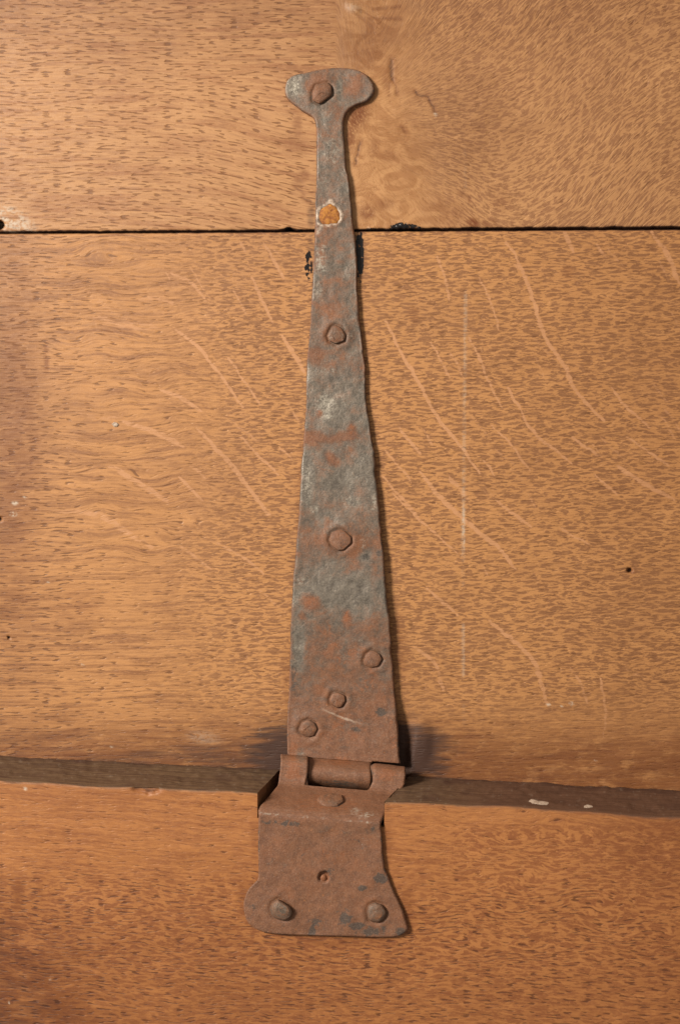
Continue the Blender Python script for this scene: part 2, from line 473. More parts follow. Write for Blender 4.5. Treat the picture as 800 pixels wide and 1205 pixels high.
# ------------------------------------------------------------------ panel of two boards behind the strap
def panel_fields(px, py, upper):
    A = blank(px); dw = (fbm(px/90, py/60, 41, 3)-.5)*1.6
    gu = px.copy(); gv = py.copy()
    if upper:
        left = 1-sst(395, 450, px)
        droop = 34*sst(150, 400, px)**1.5*sst(40, 190, py)
        gvL = py-droop+5*(fbm(px/110, py/40, 51, 2)-.5)
        aa = np.arctan2((py-150)*0.62, np.maximum(px-395, 20)); rr = np.hypot(px-395, (py-150)*.62)
        fade = sst(560, 860, px)
        gvR = (aa*300)*(1-fade)+(py*0.95)*fade+9*(fbm(px/45, py/35, 53, 2)-.5)
        guR = rr*1.25
        gu = px*left+guR*(1-left); gv = gvL*left+gvR*(1-left)
        A['lace'] = sst(440, 505, px)*0.9
        A['pores'] = (1-sst(330, 470, px))*0.75+0.25
        A['smooth'] = sst(385, 420, px+18*(fbm(px/30, py/30, 55, 3)-.5)*2)*(1-sst(455, 520, px+46*(fbm(px/26, py/26, 57, 3)-.5)-0.16*(py-120)))*0.92
        A['smooth'] = np.maximum(A['smooth'], 0.75*blob(px, py, 480, 245, 75, 38, 8, .3))
        # amber stains round the strap head and knot
        st = [(420,135,20,30,20,.9),(412,160,10,26,0,.8),(455,95,8,26,4,.5),(445,40,40,34,0,.4),(432,250,15,13,0,.7),
              (453,240,16,9,0,.5),(556,262,12,9,20,1.0),(525,250,42,24,10,.35),(440,22,14,5,0,.5),(440,60,12,22,0,.35),
              (358,205,10,8,20,.6),(345,170,26,18,0,.4),(350,150,8,40,0,.45),(575,262,14,7,0,.6),(455,185,18,11,0,.35),
              (440,175,9,20,10,.4),(430,60,46,40,0,.35),(590,235,20,20,0,.25)]
        for cx, cy, rx, ry, an, s in st: A['amber'] = np.maximum(A['amber'], s*blob(px, py, cx, cy, rx, ry, an, .25))
        A['patina_shade'] = .55*(1-sst(10, 110, py+40*(fbm(px/60, py/40, 58, 2)-.5)))  # browner towards the top
        A['patina_shade'] = np.maximum(A['patina_shade'], .5*blob(px+40*(fbm(px/30, py/30, 60, 3)-.5), py, 540, 150, 120, 130, 25, .1))
        A['patina_shade'] = np.maximum(A['patina_shade'], .35*sst(560, 800, px))  # darker towards the right
        # cracks
        for pts, wd, dep, s in [([(461,70),(460,85),(462,96)],2.6,3,.9),([(460,88),(457,112)],1.0,1.5,.6),([(463,92),(467,112)],1.0,1.5,.6),
                        ([(487,106),(492,112),(503,113),(508,124),(514,134)],1.2,1.6,.85),
                        ([(424,166),(420,182),(417,194)],1.5,2,.9),([(440,11),(470,8)],1.1,1,.5),([(440,22),(472,22)],1.0,1,.4),
                        ([(433,60),(437,72)],1,.6,.4),([(472,148),(477,156)],1,.6,.4),([(540,227),(551,232),(553,238)],1,.8,.5),
                        ([(355,232),(372,240)],1.2,1,.6),([(345,218),(358,228)],.9,.6,.5),([(350,212),(356,215)],2.2,.8,.5)]:
            d, t = polyline_dist(px+4.5*(fbm(px/5, py/6, 61, 3)-.5), py+2*(fbm(px/4, py/4, 62, 2)-.5), pts)
            m = 1-sst(.5, 1.3, d/(wd*np.sin(np.pi*np.clip(t*.86+.07, 0, 1))**.5+.3))
            dw -= .15*dep*m; A['stain_shade'] = np.maximum(A['stain_shade'], .66*s*m)
            A['amber'] = np.maximum(A['amber'], .5*(1-sst(.5, 4, d/wd)))
        A['white'] = np.maximum(A['white'], .7*blob(px, py, 512, 135, 3, 2.5))
        # torn pale grain at the top, old hole at the left edge
        A['white'] = np.maximum(A['white'], .45*blob(px, py, 414, 8, 16, 8, 30, .2)*fbm(px/5, py/5, 63, 2))
        dw += 2.0*blob(px, py, 416, 10, 14, 8, 30, .2)
        hole = blob(px, py, 1, 265, 6, 6, 0, .6); dw -= 16*hole; A['stain_shade'] = np.maximum(A['stain_shade'], hole*1.2)
        ws = blob(px, py, 12, 258, 44, 20, 28, .25)*sst(.34, .55, fbm(px/16, (py-px*.25)/3, 65, 3))
        A['white'] = np.maximum(A['white'], .75*ws)
        A['stain_shade'] = np.maximum(A['stain_shade'], .42*blob(px, py, 8, 258, 24, 14, 25, .2)*sst(.45, .6, fbm(px/12, py/3, 67, 3)))
        # tar squeezed out of the seam, soot beside the strap
        e = seam_y(px)-py
        tar = blob(px+5*(fbm(px/6, py/6, 68, 2)-.5), py+4*(fbm(px/5, py/5, 70, 2)-.5), 476, 270, 26, 11, 0, .4)*(.5+.5*sst(.2, .4, fbm(px/4, py/4, 72, 2)))
        tar = np.maximum(tar, blob(px, py, 507, 270, 30, 10, 0, .4)*sst(.42, .56, fbm((px+py*.5)/4.5, py/20, 69, 2)))
        tar = np.maximum(tar, .7*blob(px, py, 340, 270, 11, 6, 10, .2)); tar = np.maximum(tar, .6*blob(px, py, 352, 272, 12, 4, 0, .2))
        tar = np.maximum(tar, .55*blob(px, py, 437, 270, 16, 5, 0, .2))
        A['tar'] = tar; dw += 5*tar*(fbm(px/4, py/4, 71, 2)-.25)
        A['stain_shade'] = np.maximum(A['stain_shade'], .55*blob(px, py, 366, 255, 9, 24, 0, .2))
        A['stain_shade'] = np.maximum(A['stain_shade'], .5*(1-sst(0, 5, e))*sst(410, 440, px)*(1-sst(560, 700, px)))
        A['stain_shade'] = np.maximum(A['stain_shade'], .16*sst(450, 490, px)*(1-sst(520, 640, px))*sst(40, 90, py)*(1-sst(200, 250, py)))
    else:
        lens = sst(40, 110, px)*(1-sst(190, 270, px))*(1-sst(620, 760, py))
        gv = py+19*lens*(fbm(px/62, py/24, 81, 2)-.5)+4*(fbm(px/60, py/30, 83, 2)-.5)+0.02*px
        gu = px+10*(fbm(px/40, py/12, 85, 2)-.5)
        base = sst(170, 290, px+70*(fbm(px/50, py/60, 87, 3)-.5))
        A['lace'] = base*(1-.75*sst(790, 880, py+30*(fbm(px/60, py/30, 89, 2)-.5)))
        A['lace'] = np.maximum(A['lace'], .25*blob(px, py, 20, 450, 60, 200))
        A['pores'] = .55+.45*(1-sst(50, 130, px))-.3*sst(500, 700, px)
        A['fleck'] = fleck_field(px, py)
        A['patina_shade'] = np.maximum(.32*(1-sst(0, 95, px+50*(fbm(px/40, py/60, 86, 3)-.5))), .5*sst(800, 900, py))
        A['patina_shade'] = np.maximum(A['patina_shade'], .4*sst(480, 800, px+60*(fbm(px/90, py/90, 88, 2)-.5)))  # darker towards the right
        # left margin darker scuffs
        for cx, cy, rx, ry, an, s in [(55,420,5,28,0,.7),(33,370,4,14,10,.6),(12,540,4,18,5,.6),(37,545,4,20,5,.6),(15,520,50,300,0,.45),
                                   (200,585,150,30,0,.10),(10,700,50,80,0,.3),(668,320,12,12,0,.35),(487,370,10,16,0,.4),(90,715,46,36,0,.25)]:
            A['amber'] = np.maximum(A['amber'], s*blob(px, py, cx, cy, rx, ry, an, .2))
        # bottom of the board: redder, grimy
        low = sst(825, 905, py+18*(fbm(px/50, py/16, 91, 3)-.5))
        A['amber'] = np.maximum(A['amber'], .62*low)
        A['stain_shade'] = np.maximum(A['stain_shade'], .42*low*sst(.3, .7, fbm(px/70, py/9, 93, 3))*(px < 330)+.16*low)
        # iron stains either side of the hinge
        q = fbm(px/22, py/10, 95, 3)-.5; q2 = fbm(px/26, py/3.2, 96, 3)-.5
        A['stain_shade'] = np.maximum(A['stain_shade'], 1.05*blob(px+22*q+46*q2, py+18*q+24*q2, 340, 893, 80, 64, 0, .28))
        A['stain_shade'] = np.maximum(A['stain_shade'], 1.1*blob(px+22*q+46*q2, py+20*q+24*q2, 480, 886, 84, 58, 0, .22))
        A['stain_shade'] = np.maximum(A['stain_shade'], .30*blob(px+40*q, py, 520, 905, 60, 26, 0, .1))
        for cx, cy, rx, ry, an_, s_ in [(470,760,16,70,-6,.45),(336,800,12,60,4,.35),(440,560,12,60,-8,.35),(428,420,10,60,-6,.3),(355,560,8,80,4,.25)]:
            A['amber'] = np.maximum(A['amber'], s_*blob(px+10*q, py, cx, cy, rx, ry, an_, .1))
        # gouge right of the hinge: darkened wood and painted strap shadow
        gx = (484+3.5*np.sin((py-830)/22.)+3*(fbm(px/9, py/9, 99, 2)-.5))-px
        go = sst(-3, 12, gx)*sst(815, 890, py)*sst(440, 460, px)
        dw -= 7*go; A['stain_shade'] = np.maximum(A['stain_shade'], .95*go)
        dw += 1.5*blob(px, py, 497, 870, 14, 34, 0, .2)
        # soot along the strap below the seam
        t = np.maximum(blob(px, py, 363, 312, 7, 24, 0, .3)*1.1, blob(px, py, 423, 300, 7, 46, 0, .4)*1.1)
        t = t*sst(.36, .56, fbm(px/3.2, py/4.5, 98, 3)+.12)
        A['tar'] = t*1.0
        A['stain_shade'] = np.maximum(A['stain_shade'], .4*blob(px, py, 425, 300, 10, 60, 0, .2))
        A['stain_shade'] = np.maximum(A['stain_shade'], .35*blob(px, py, 366, 290, 8, 40, 0, .2))
        for cx, cy, r, dpt in [(740, 671, 4.2, 6), (0, 611, 4, 5), (11, 750, 2.6, 3), (658, 787, 2.0, 2)]:
            h = blob(px, py, cx, cy, r, r*.85, 0, .45); dw -= dpt*h; A['stain_shade'] = np.maximum(A['stain_shade'], h)
        A['amber'] = np.maximum(A['amber'], .5*blob(px, py, 742, 672, 9, 6, 0, .2))
        # chalky line, specks
    ln = 546+2.5*np.sin(py/160.)+(py-500)*.005
    seg = sst(.38, .60, fbm(px*0+3.3, py/26, 97, 3))*sst(165, 200, py)*(1-sst(820, 860, py))
    A['white'] = np.maximum(A['white'], (.26+.4*blob(px, py, 547, 620, 6, 30))*(1-sst(.8, 3.0, np.abs(px-ln)))*seg)
    for cx, cy, r in [(57,685,2.2),(98,782,2.2),(132,879,2.2),(645,829,3.5),(672,828,4.0),(660,831,2),(700,895,2),(16,605,6),(18,592,5),(30,585,3)]:
        A['white'] = np.maximum(A['white'], .85*blob(px, py, cx, cy, r, r*.6, 0, .4))
    A['white'] = np.maximum(A['white'], .22*blob(px, py, 240, 868, 30, 12, 8, .1))
    return A, gu, gv, dw

X0, X1 = -150, 950
RES = 1.6
def plank(upper):
    nc = int((X1-X0)/RES)
    cx = np.linspace(X0, X1, nc)
    if upper:
        edge = seam_y(cx)-1.3-0.9*sst(415, 470, cx)+(fbm(cx/7, cx*0+1.5, 101, 3)-.5)*2.2
        edge -= 2.5*np.exp(-((cx-340)/7)**2)
        top = np.full(nc, -150.0); bot = edge
    else:
        edge = seam_y(cx)+1.2+(fbm(cx/9, cx*0+4.5, 103, 3)-.5)*1.0
        top = edge; bot = 890+0.05*cx+75
    nr = int((bot-top).mean()/RES)
    s = np.linspace(0, 1, nr)[:, None]
    px = np.broadcast_to(cx[None], (nr, nc)).copy(); py = top[None]*(1-s)+bot[None]*s
    A, gu, gv, dw = panel_fields(px, py, upper)
    ed = (bot[None]-py) if upper else (py-top[None])
    r = 1.3
    q = np.clip(1-ed/r, 0, 1); dw = dw-r*(1-np.sqrt(1-q*q*.98))
    A['stain_shade'] = np.maximum(A['stain_shade'], .95*(1-sst(.4, 2.0, ed)))  # seam edges coloured dark to paint the shade in the gap
    P = place(px, py, dw)
    V = P.reshape(-1, 3); Fq = gridfaces(nr, nc)
    at = {k: a.reshape(-1) for k, a in A.items()}
    at['grain'] = np.stack([gu, gv, gu*0], -1).reshape(-1, 3); at['pix'] = np.stack([px, py, dw*0], -1).reshape(-1, 3)
    be = boundary(Fq)
    Vb = V.copy(); Vb[:, 1] = 48.0
    ub, inv = np.unique(be, return_inverse=True); inv = inv.reshape(-1, 2)
    off = len(V)
    V2 = np.concatenate([V, Vb[ub]])
    sk = np.stack([be[:, 1], be[:, 0], off+inv[:, 0], off+inv[:, 1]], -1)
    at = {k: np.concatenate([a, a[ub]]) for k, a in at.items()}
    at['grain'][off:, 1] += 40
    for k in ('stain_shade',): at[k][off:] = np.maximum(at[k][off:], .9)  # side faces darkened too, painted gap shade
    cor = [off+np.searchsorted(ub, i) for i in (0, nc-1, nr*nc-1, (nr-1)*nc)]
    Fall = np.concatenate([Fq, sk, np.array([cor])])
    return make_mesh('plank', V2, Fall, M_lid if upper else M_lid2, at, angle=60)

panel = empty('plank_lid', 400, 600, -20)  # boards taken as an open chest lid
tag(panel, 'broad lid of two horizontal oak boards behind the long strap', 'lid')
pu = obj('plank', plank(True), panel); pu['label'] = 'upper oak board with a knot beside the strap head'
pl = obj('plank', plank(False), panel); pl['label'] = 'lower oak board with pale slanting ray flecks'

def box_mesh(name, x0, x1, y0, y1, w0, w1, mat):
    c = [place(x, y, w) for w in (w0, w1) for (x, y) in ((x0, y0), (x1, y0), (x1, y1), (x0, y1))]
    Fq = [(0, 1, 2, 3), (7, 6, 5, 4), (0, 4, 5, 1), (1, 5, 6, 2), (2, 6, 7, 3), (3, 7, 4, 0)]
    return make_mesh(name, np.array(c), np.array(Fq), mat, smooth=False)
obj('added_seam_backing', box_mesh('added_seam_backing', -140, 940, 240, 305, -49, -75, M_added_backing), panel)  # dark strip added behind the seam to block the bright background

# ------------------------------------------------------------------ thick board below with its notched, dark top edge
WF = 85.0
def ledge_front(px): return 917.5+0.0545*px+1.2*np.sin(px/55.)+0.7*np.sin(px/17.+1)
def ledge_back(px): return 889.5+0.0505*px
def wall_fields(px, py, depth):
    """depth 0 on the front face, 0..1 back along the top edge"""
    A = blank(px)
    dw = (fbm(px/80, py/50, 141, 3)-.5)*2.0
    swirl = sst(470, 560, px)*(1-sst(1080, 1170, py))
    gv = py-0.055*px+(5+7*swirl)*(fbm(px/55, py/32, 143, 3)-.5)*1.6+10*(fbm(px/160, py/50, 145, 2)-.5)
    gu = px+10*swirl*(fbm(px/40, py/40, 147, 2)-.5)
    midb = sst(1000, 1060, py-0.03*px+30*(fbm(px/60, py/40, 149, 3)-.5))
    A['lace'] = np.maximum(.30+.55*midb*(1-.5*sst(1120, 1200, py)), .85*swirl*sst(955, 985, py))
    A['pores'] = .30+.55*midb
    corner_shade = blob(px, py, -70, 1230, 260, 250, 0, .15)  # mask for shade painted over the lower left corner
    A['stain_shade'] = np.maximum(A['stain_shade'], .45*corner_shade*(.6+.8*fbm(px/40, gv/6, 151, 3)))
    A['amber'] = np.maximum(A['amber'], .5*blob(px, py, 22, 1050, 12, 26, 0, .2)); A['amber'] = np.maximum(A['amber'], .4*blob(px, py, 48, 1050, 6, 20, 0, .2))
    A['amber'] = np.maximum(A['amber'], .35*sst(1020, 1130, py)*fbm(px/80, py/20, 153, 3)*(1-sst(300, 520, px)))
    A['amber'] = np.maximum(A['amber'], .45*sst(600, 820, px)*(1-sst(990, 1090, py)))
    for cx, cy, r in [(60,1153,1.8),(11,1180,1.6),(30,928,3)]: A['white'] = np.maximum(A['white'], .8*blob(px, py, cx, cy, r, r, 0, .4))
    # splinter torn off the edge
    q = fbm(px/5, py/3, 155, 3)-.5
    sp = blob(px+5*q, py+4*q, 172, 929, 22, 6.5, 3, .45)
    fr = (depth <= 0)
    dw = dw-3.0*sp*fr+2.0*sp*q*fr
    A['stain_shade'] = np.maximum(A['stain_shade'], .55*sp*fr*sst(-.1, .15, q)); A['amber'] = np.maximum(A['amber'], .6*sp*fr)
    A['stain_shade'] = np.maximum(A['stain_shade'], .22*(1-sst(0, 9, py-ledge_front(px)))*fr*fbm(px/20, py/6, 157, 2)*2*sst(250, 420, px))
    A['ledge'] = np.clip(np.where(depth > 0, 1.0, 0)+(1-sst(-1, 3.5, py-ledge_front(px)+3*(fbm(px/10, py/4, 159, 3)-.5)))*fr, 0, 1)
    A['red'] = sst(430, 640, px)*1.0
    for cx, cy, rx, ry, s_ in [(385,1108,110,12,.55),(288,1062,16,40,.5),(478,1070,16,50,.55),(455,985,12,40,.45),(300,985,10,40,.35)]:
        A['amber'] = np.maximum(A['amber'], s_*blob(px+14*q, py+10*q, cx, cy, rx, ry, 0, .15)*fr)
    A['patina_shade'] = np.clip(.35*sst(930, 1210, py+30*(fbm(px/60, gv/20, 152, 2)-.5))+1.3*corner_shade+.25*sst(640, 820, px), 0, 1)  # painted corner shade, also darker downwards and to the right
    gd = gv-depth*60
    on = (depth > 0)
    A['stain_shade'] = np.maximum(A['stain_shade'], on*(.55*sst(.45, .75, fbm(px/24, depth*7, 167, 4))+.5*sst(.75, 1.0, depth)))
    A['white'] = np.maximum(A['white'], on*.10*sst(.70, .80, fbm(px/5, depth*22, 169, 3)))
    return A, gu, gd, dw

V_, F_, AT_ = [], [], {}
def push(P, Fq, A, gu, gv, px, py):
    off = sum(len(v) for v in V_)
    V_.append(P.reshape(-1, 3)); F_.append(Fq+off)
    d = {k: a.reshape(-1) for k, a in A.items()}
    d['grain'] = np.stack([gu, gv, gu*0], -1).reshape(-1, 3); d['pix'] = np.stack([px, py, gu*0], -1).reshape(-1, 3)
    for k, a in d.items(): AT_.setdefault(k, []).append(a)

YB = 1360.0
shared = np.linspace(985, YB, 235)
def wall_block(xl_b, xl_f, xr_b, xr_f, ncol, front_y, back_y):
    """top edge from the back (w=2) to the front (w=WF), rounded arris, then down the front face"""
    t = np.linspace(0, 1, ncol)
    nl = 26
    rows_px, rows_py, rows_w, rows_d = [], [], [], []
    for s in np.linspace(0, 1, nl):                       # along the top edge, s=1 at the front
        x = (xl_b*(1-s)+xl_f*s)*(1-t)+(xr_b*(1-s)+xr_f*s)*t
        wv = 2+(WF-2)*s
        # interpolate on the true plane: linear in 1/distance
        k0, k1 = 1/(F-2), 1/(F-WF); kk = (1/(F-wv)-k0)/(k1-k0)
        xb = xl_b*(1-t)+xr_b*t; xf = xl_f*(1-t)+xr_f*t
        y = back_y(xb)*(1-kk)+front_y(xf)*kk
        x = xb*(1-kk)+xf*kk
        ww = np.full(ncol, wv)
        if s > .97: ww = ww-1.6; 
        rows_px.append(x); rows_py.append(y+0.04*(s > .97)); rows_w.append(ww); rows_d.append(np.full(ncol, max(1-s, .02)))
    xf = xl_f*(1-t)+xr_f*t
    fy = front_y(xf)
    for dy, dw in ((0.7, -.7), (1.6, -.2)):
        rows_px.append(xf); rows_py.append(fy+dy); rows_w.append(np.full(ncol, WF+dw)); rows_d.append(np.zeros(ncol))
    for s in np.linspace(0, 1, 34)[1:-1]:
        rows_px.append(xf); rows_py.append((fy+1.6)*(1-s)+985*s); rows_w.append(np.full(ncol, WF)); rows_d.append(np.zeros(ncol))
    for y in shared:
        rows_px.append(xf); rows_py.append(np.full(ncol, y)); rows_w.append(np.full(ncol, WF)); rows_d.append(np.zeros(ncol))
    px = np.array(rows_px); py = np.array(rows_py); w_ = np.array(rows_w); dp = np.array(rows_d)
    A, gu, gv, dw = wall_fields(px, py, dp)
    fr = (dp <= 0)
    P = place(px, py, w_+dw*fr)
    P[..., 2] += np.where(fr, 0, ((fbm(px/40, dp*4, 161, 3)-.5)*2.6+(fbm(px/9, dp*9, 165, 3)-.5)*2.2)*np.clip(dp*4, 0, 1))
    push(P, gridfaces(*px.shape), A, gu, gv, px, py)

def notch_side(xb, xf, right):
    n, m = 14, 26
    s = np.linspace(0, 1, m)[None]; d = np.linspace(0, 1, n)[:, None]
    k0, k1 = 1/(F-2), 1/(F-WF); wv = 2+(WF-2)*s; kk = (1/(F-wv)-k0)/(k1-k0)
    px = xb*(1-kk)+xf*kk+0*d
    yt = ledge_back(xb)*(1-kk)+ledge_front(xf)*kk
    py = yt+d*(52)
    A = blank(px); A['ledge'] = A['ledge']+.62; A['stain_shade'] = A['stain_shade']+.18*(1-kk); A['amber'] = A['amber']+.5  # colour lightened in place of fill light, darker towards the back
    P = place(px, py, wv+0*d)
    P[..., 0] += (fbm(s*6+0*d, d*5+0*s, 163, 3)-.5)*2.0*sst(0, .2, d)*sst(0, .15, 1-s)
    f = gridfaces(n, m)
    if right: f = f[:, ::-1]
    push(P, f, A, py*1.0+60*s, px+wv, px, py)

NLx, NLf, NRx, NRf = 329.0, 303.0, 481.0, 452.0
floor_f = lambda x: 958+0.075*(x-303)+3.5
floor_b = lambda x: 934+0.075*(x-329)+3.5
wall_block(X0, X0, NLx, NLf, 285, ledge_front, ledge_back)
wall_block(NLx, NLf, NRx, NRf, 97, floor_f, floor_b)
wall_block(NRx, NRf, X1, X1, 310, ledge_front, ledge_back)
notch_side(NLx, NLf, False); notch_side(NRx, NRf, True)
Vw = np.concatenate(V_); Fw = np.concatenate(F_); Aw = {k: np.concatenate(a) for k, a in AT_.items()}
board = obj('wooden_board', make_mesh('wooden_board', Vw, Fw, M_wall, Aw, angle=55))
recentre(board)
tag(board, 'thick orange-brown oak board at the bottom, its dark top edge notched for the hinge', 'board')

# ------------------------------------------------------------------ the hinge
hinge = empty('strap_hinge', 390, 912, 18)
tag(hinge, 'long tapering rusted iron strap hinge with rounded head, nailed to oak boards', 'hinge')

NAILS = [  # outline, height, peak offset, rust, pale
 ([(367.4,109.5),(371.4,100.6),(385.6,97.2),(389.8,101),(390.8,111.4),(376.4,122.6),(368,118.6)], 5.5, (-1,0), .85, .0, 'top'),
 ([(385,395),(390,385),(395,382.4),(402,386),(406.4,394),(405,401),(395,404.4),(387,401)], 4.0, (-4,1), .8, .45, 's'),
 ([(387,635),(390,627),(397,623.6),(404,624),(413,632),(413,639),(404,647),(397,647.6),(390,642)], 3.0, (0,0), .95, .0, 's'),
 ([(427.6,778),(430.3,770),(437,765),(446,769),(449.4,775.8),(445,783.6),(436,786),(429,782.5)], 3.0, (0,1), .9, .1, 's'),
 ([(387.5,823),(391,816),(397.6,814.7),(405.5,818.5),(406,825),(402,831.5),(396.5,833),(388.6,828.6)], 3.4, (-1,0), .95, .1, 's'),
 ([(351.5,859),(355,850),(362.8,846.6),(370.6,851),(373.5,858),(369.5,865.8),(362.8,867.6),(355,864.6)], 4.2, (-2,-1), .9, .25, 's'),
 ([(318,1069),(320.8,1062),(327,1058),(332,1061),(341,1067),(344,1073),(341.8,1079.4),(334.8,1083.4),(325,1081),(320,1076.8)], 9.0, (-3,-3), .62, .15, 'l'),
 ([(431.6,1073),(434,1065),(441,1062),(449,1064.5),(454.4,1073),(452,1080),(444.7,1085.5),(434,1083)], 6.0, (0,-2), .7, .2, 'l'),
]
def nail_center(o): return np.mean([p[0] for p in o]), np.mean([p[1] for p in o])
def poly_dist(px, py, pts):
    d, _ = polyline_dist(px, py, list(pts)+[pts[0]])
    ins = np.zeros(px.shape, bool); n = len(pts)
    for i in range(n):
        x0, y0 = pts[i]; x1, y1 = pts[(i+1) % n]
        c = ((y0 > py) != (y1 > py)) & (px < (x1-x0)*(py-y0)/(y1-y0+1e-12)+x0)
        ins ^= c
    return np.where(ins, -d, d)

IATT = ('rust', 'orange', 'pale', 'dark', 'crust')
def iron_fields(px, py):
    A = {k: np.zeros(px.shape) for k in IATT}
    # rust amount down the strap
    ys = [60, 90, 130, 160, 220, 260, 290, 330, 380, 430, 460, 500, 515, 530, 560, 600, 640, 665, 700, 725, 750, 790, 850, 900, 960, 1120]
    rs = [.55, .50, .62, .46, .40, .62, .50, .42, .58, .50, .22, .36, .55, .44, .22, .42, .66, .46, .12, .48, .72, .82, .92, 1.05, 1.1, 1.0]
    A['rust'] = np.interp(py, ys, rs)
    for cx, cy, rx, ry, an, s in [(347,103,20,22,0,-.45),(375,100,26,24,0,.45),(425,102,18,20,0,.15),(400,106,6,24,0,-.3),(412,180,8,60,0,.2),
          (372,418,16,16,20,.6),(392,395,28,20,0,.3),(365,515,24,10,0,.6),(414,506,9,16,0,.7),(400,515,30,8,-10,.5),(377,486,8,9,0,.6),(390,540,9,16,-35,.8),
          (385,485,22,34,0,-.35),(425,545,12,26,0,-.2),(362,565,14,45,0,-.25),(400,560,40,16,-10,-.2),(367,708,18,16,35,.9),(408,727,8,16,0,.6),(356,725,8,8,0,.5),
          (400,640,40,26,0,.3),(440,690,9,40,0,.35),(400,695,60,22,0,-.35),(350,770,14,60,0,-.5),(352,760,10,30,0,-.4),(430,655,12,9,0,-.4),
          (352,890,14,12,0,-.4),(375,790,20,30,0,-.2),(446,980,30,20,0,-.2),(378,975,90,10,5,-.2),(345,1010,26,20,0,-.15)]:
        A['rust'] = A['rust']+s*blob(px, py, cx, cy, rx, ry, an, .2)
    for cx, cy, rx, ry, an, s in [(367,708,15,12,40,.6),(414,506,8,14,0,.5),(390,540,7,13,-35,.7),(377,486,6,7,0,.6),(370,418,12,10,0,.4),(408,727,6,14,0,.5),
          (425,625,30,20,0,.35),(400,650,50,30,0,.25),(400,770,70,40,0,.35),(430,800,30,50,0,.35),(400,850,70,50,0,.4),(345,885,10,30,0,.8),(400,896,40,10,0,.7),
          (462,860,9,50,0,.5),(385,945,90,24,0,.55),(345,905,20,30,0,.8),(455,912,22,16,0,.75),(400,1000,70,40,0,.35),(445,1075,20,20,0,.5),(380,1035,14,14,0,.5),(345,1060,60,40,0,.2),(388,740,60,20,0,.3)]:
        A['orange'] = np.maximum(A['orange'], s*blob(px, py, cx, cy, rx, ry, an, .1))
    for cx, cy, rx, ry, an, s in [(347,103,15,18,0,.9),(400,105,5,24,0,.5),(385,135,20,10,0,.5),(390,180,22,60,0,.5),(380,215,14,40,0,.4),(378,305,16,40,0,.7),(375,345,14,30,0,.55),
          (412,395,8,8,0,.6),(385,435,20,20,0,.5),(383,478,20,30,0,.95),(395,470,30,30,0,.5),(362,570,13,50,0,.7),(410,590,30,20,0,.5),(440,590,8,30,0,.6),(370,600,14,14,0,.6),
          (354,682,10,12,0,.7),(427,640,8,16,0,.5),(350,765,12,30,0,.5),(425,755,14,10,0,.4),(380,700,40,16,0,.25),(408,912,40,12,0,.35),(430,960,20,8,-10,.7),(418,955,14,10,0,.7),
          (392,925,20,10,0,.2),(425,990,8,14,0,.4),(395,545,14,60,0,.3)]:
        A['pale'] = np.maximum(A['pale'], s*blob(px, py, cx, cy, rx, ry, an, .1))
    # bright worn arris of the bend
    bl = 963.5+.085*(px-385)
    A['pale'] = np.maximum(A['pale'], .6*(1-sst(.6, 2.6, np.abs(py-bl)))*sst(.42, .6, fbm(px/12, px*0+.5, 171, 3)))
    for cx, cy, rx, ry, an, s in [(430,655,9,7,0,.8),(447,651,8,7,0,.6),(448,838,11,9,0,.8),(415,858,16,7,10,.6),(345,800,9,30,0,.5),(448,1034,14,10,0,.8),(425,1045,12,5,0,.6),
          (420,1090,18,8,0,.8),(437,1097,20,8,0,.7),(405,1080,16,20,0,.5),(372,1085,14,14,0,.55),(367,1096,8,6,0,.7),(471,1096,9,10,0,.8),(445,976,20,8,8,.5),(330,968,60,6,3,.45),
          (440,1095,40,10,0,.5),(385,1028,30,16,0,.3),(298,1065,9,22,0,.4),(400,922,45,6,4,.6),(320,1015,22,20,0,.3),(420,995,30,22,0,.25),(355,1000,30,20,0,.2)]:
        A['dark'] = np.maximum(A['dark'], s*blob(px, py, cx, cy, rx, ry, an, .15))
    # scratch and crusted ring
    d, t = polyline_dist(px, py+1.5*(fbm(px/4, py/4, 173, 2)-.5), [(378,834),(403,845),(428,853)])
    A['crust'] = np.maximum(A['crust'], .62*(1-sst(.4, 1.9, d))*np.sin(np.pi*np.clip(t*.9+.05, 0, 1)))
    rp = poly_dist(px+3*(fbm(px/5, py/5, 175, 2)-.5), py+3*(fbm(px/5, py/5, 177, 2)-.5), RPOLY)
    A['crust'] = np.maximum(A['crust'], (1-sst(.3, 3.4, np.abs(rp-1.0)+2.5*(fbm(px/4, py/4, 178, 2)-.4)))*sst(.30, .55, fbm(px/9, py/9, 179, 3)+.16*(px < 388)-.1*(py > 258)))
    A['crust'] = np.maximum(A['crust'], .8*blob(px, py, 389, 237, 4, 4)); A['crust'] = np.maximum(A['crust'], .6*blob(px, py, 375, 271, 3, 7, 20))
    return A, rp

RPOLY = [(377,264),(374,255),(376,247),(382,243),(389,240),(395,243),(400,250),(401,258),(397,263),(388,265)]

def iron_relief(px, py):
    dw = (fbm(px/34, py/34, 181, 3)-.5)*2.6+(fbm(px/7, py/7, 187, 3)-.5)*.6
    for o, h, pk, r, p, kind in NAILS:
        x, y = nail_center(o)
        d = poly_dist(px, py, o)
        dw -= (.7+.9*vnoise(px/9, py/9, 189))*np.exp(-((d-0.6)/1.5)**2)
        dw += (0.9 if kind == 's' else .4)*np.exp(-((d-5)/4.5)**2)
    return dw

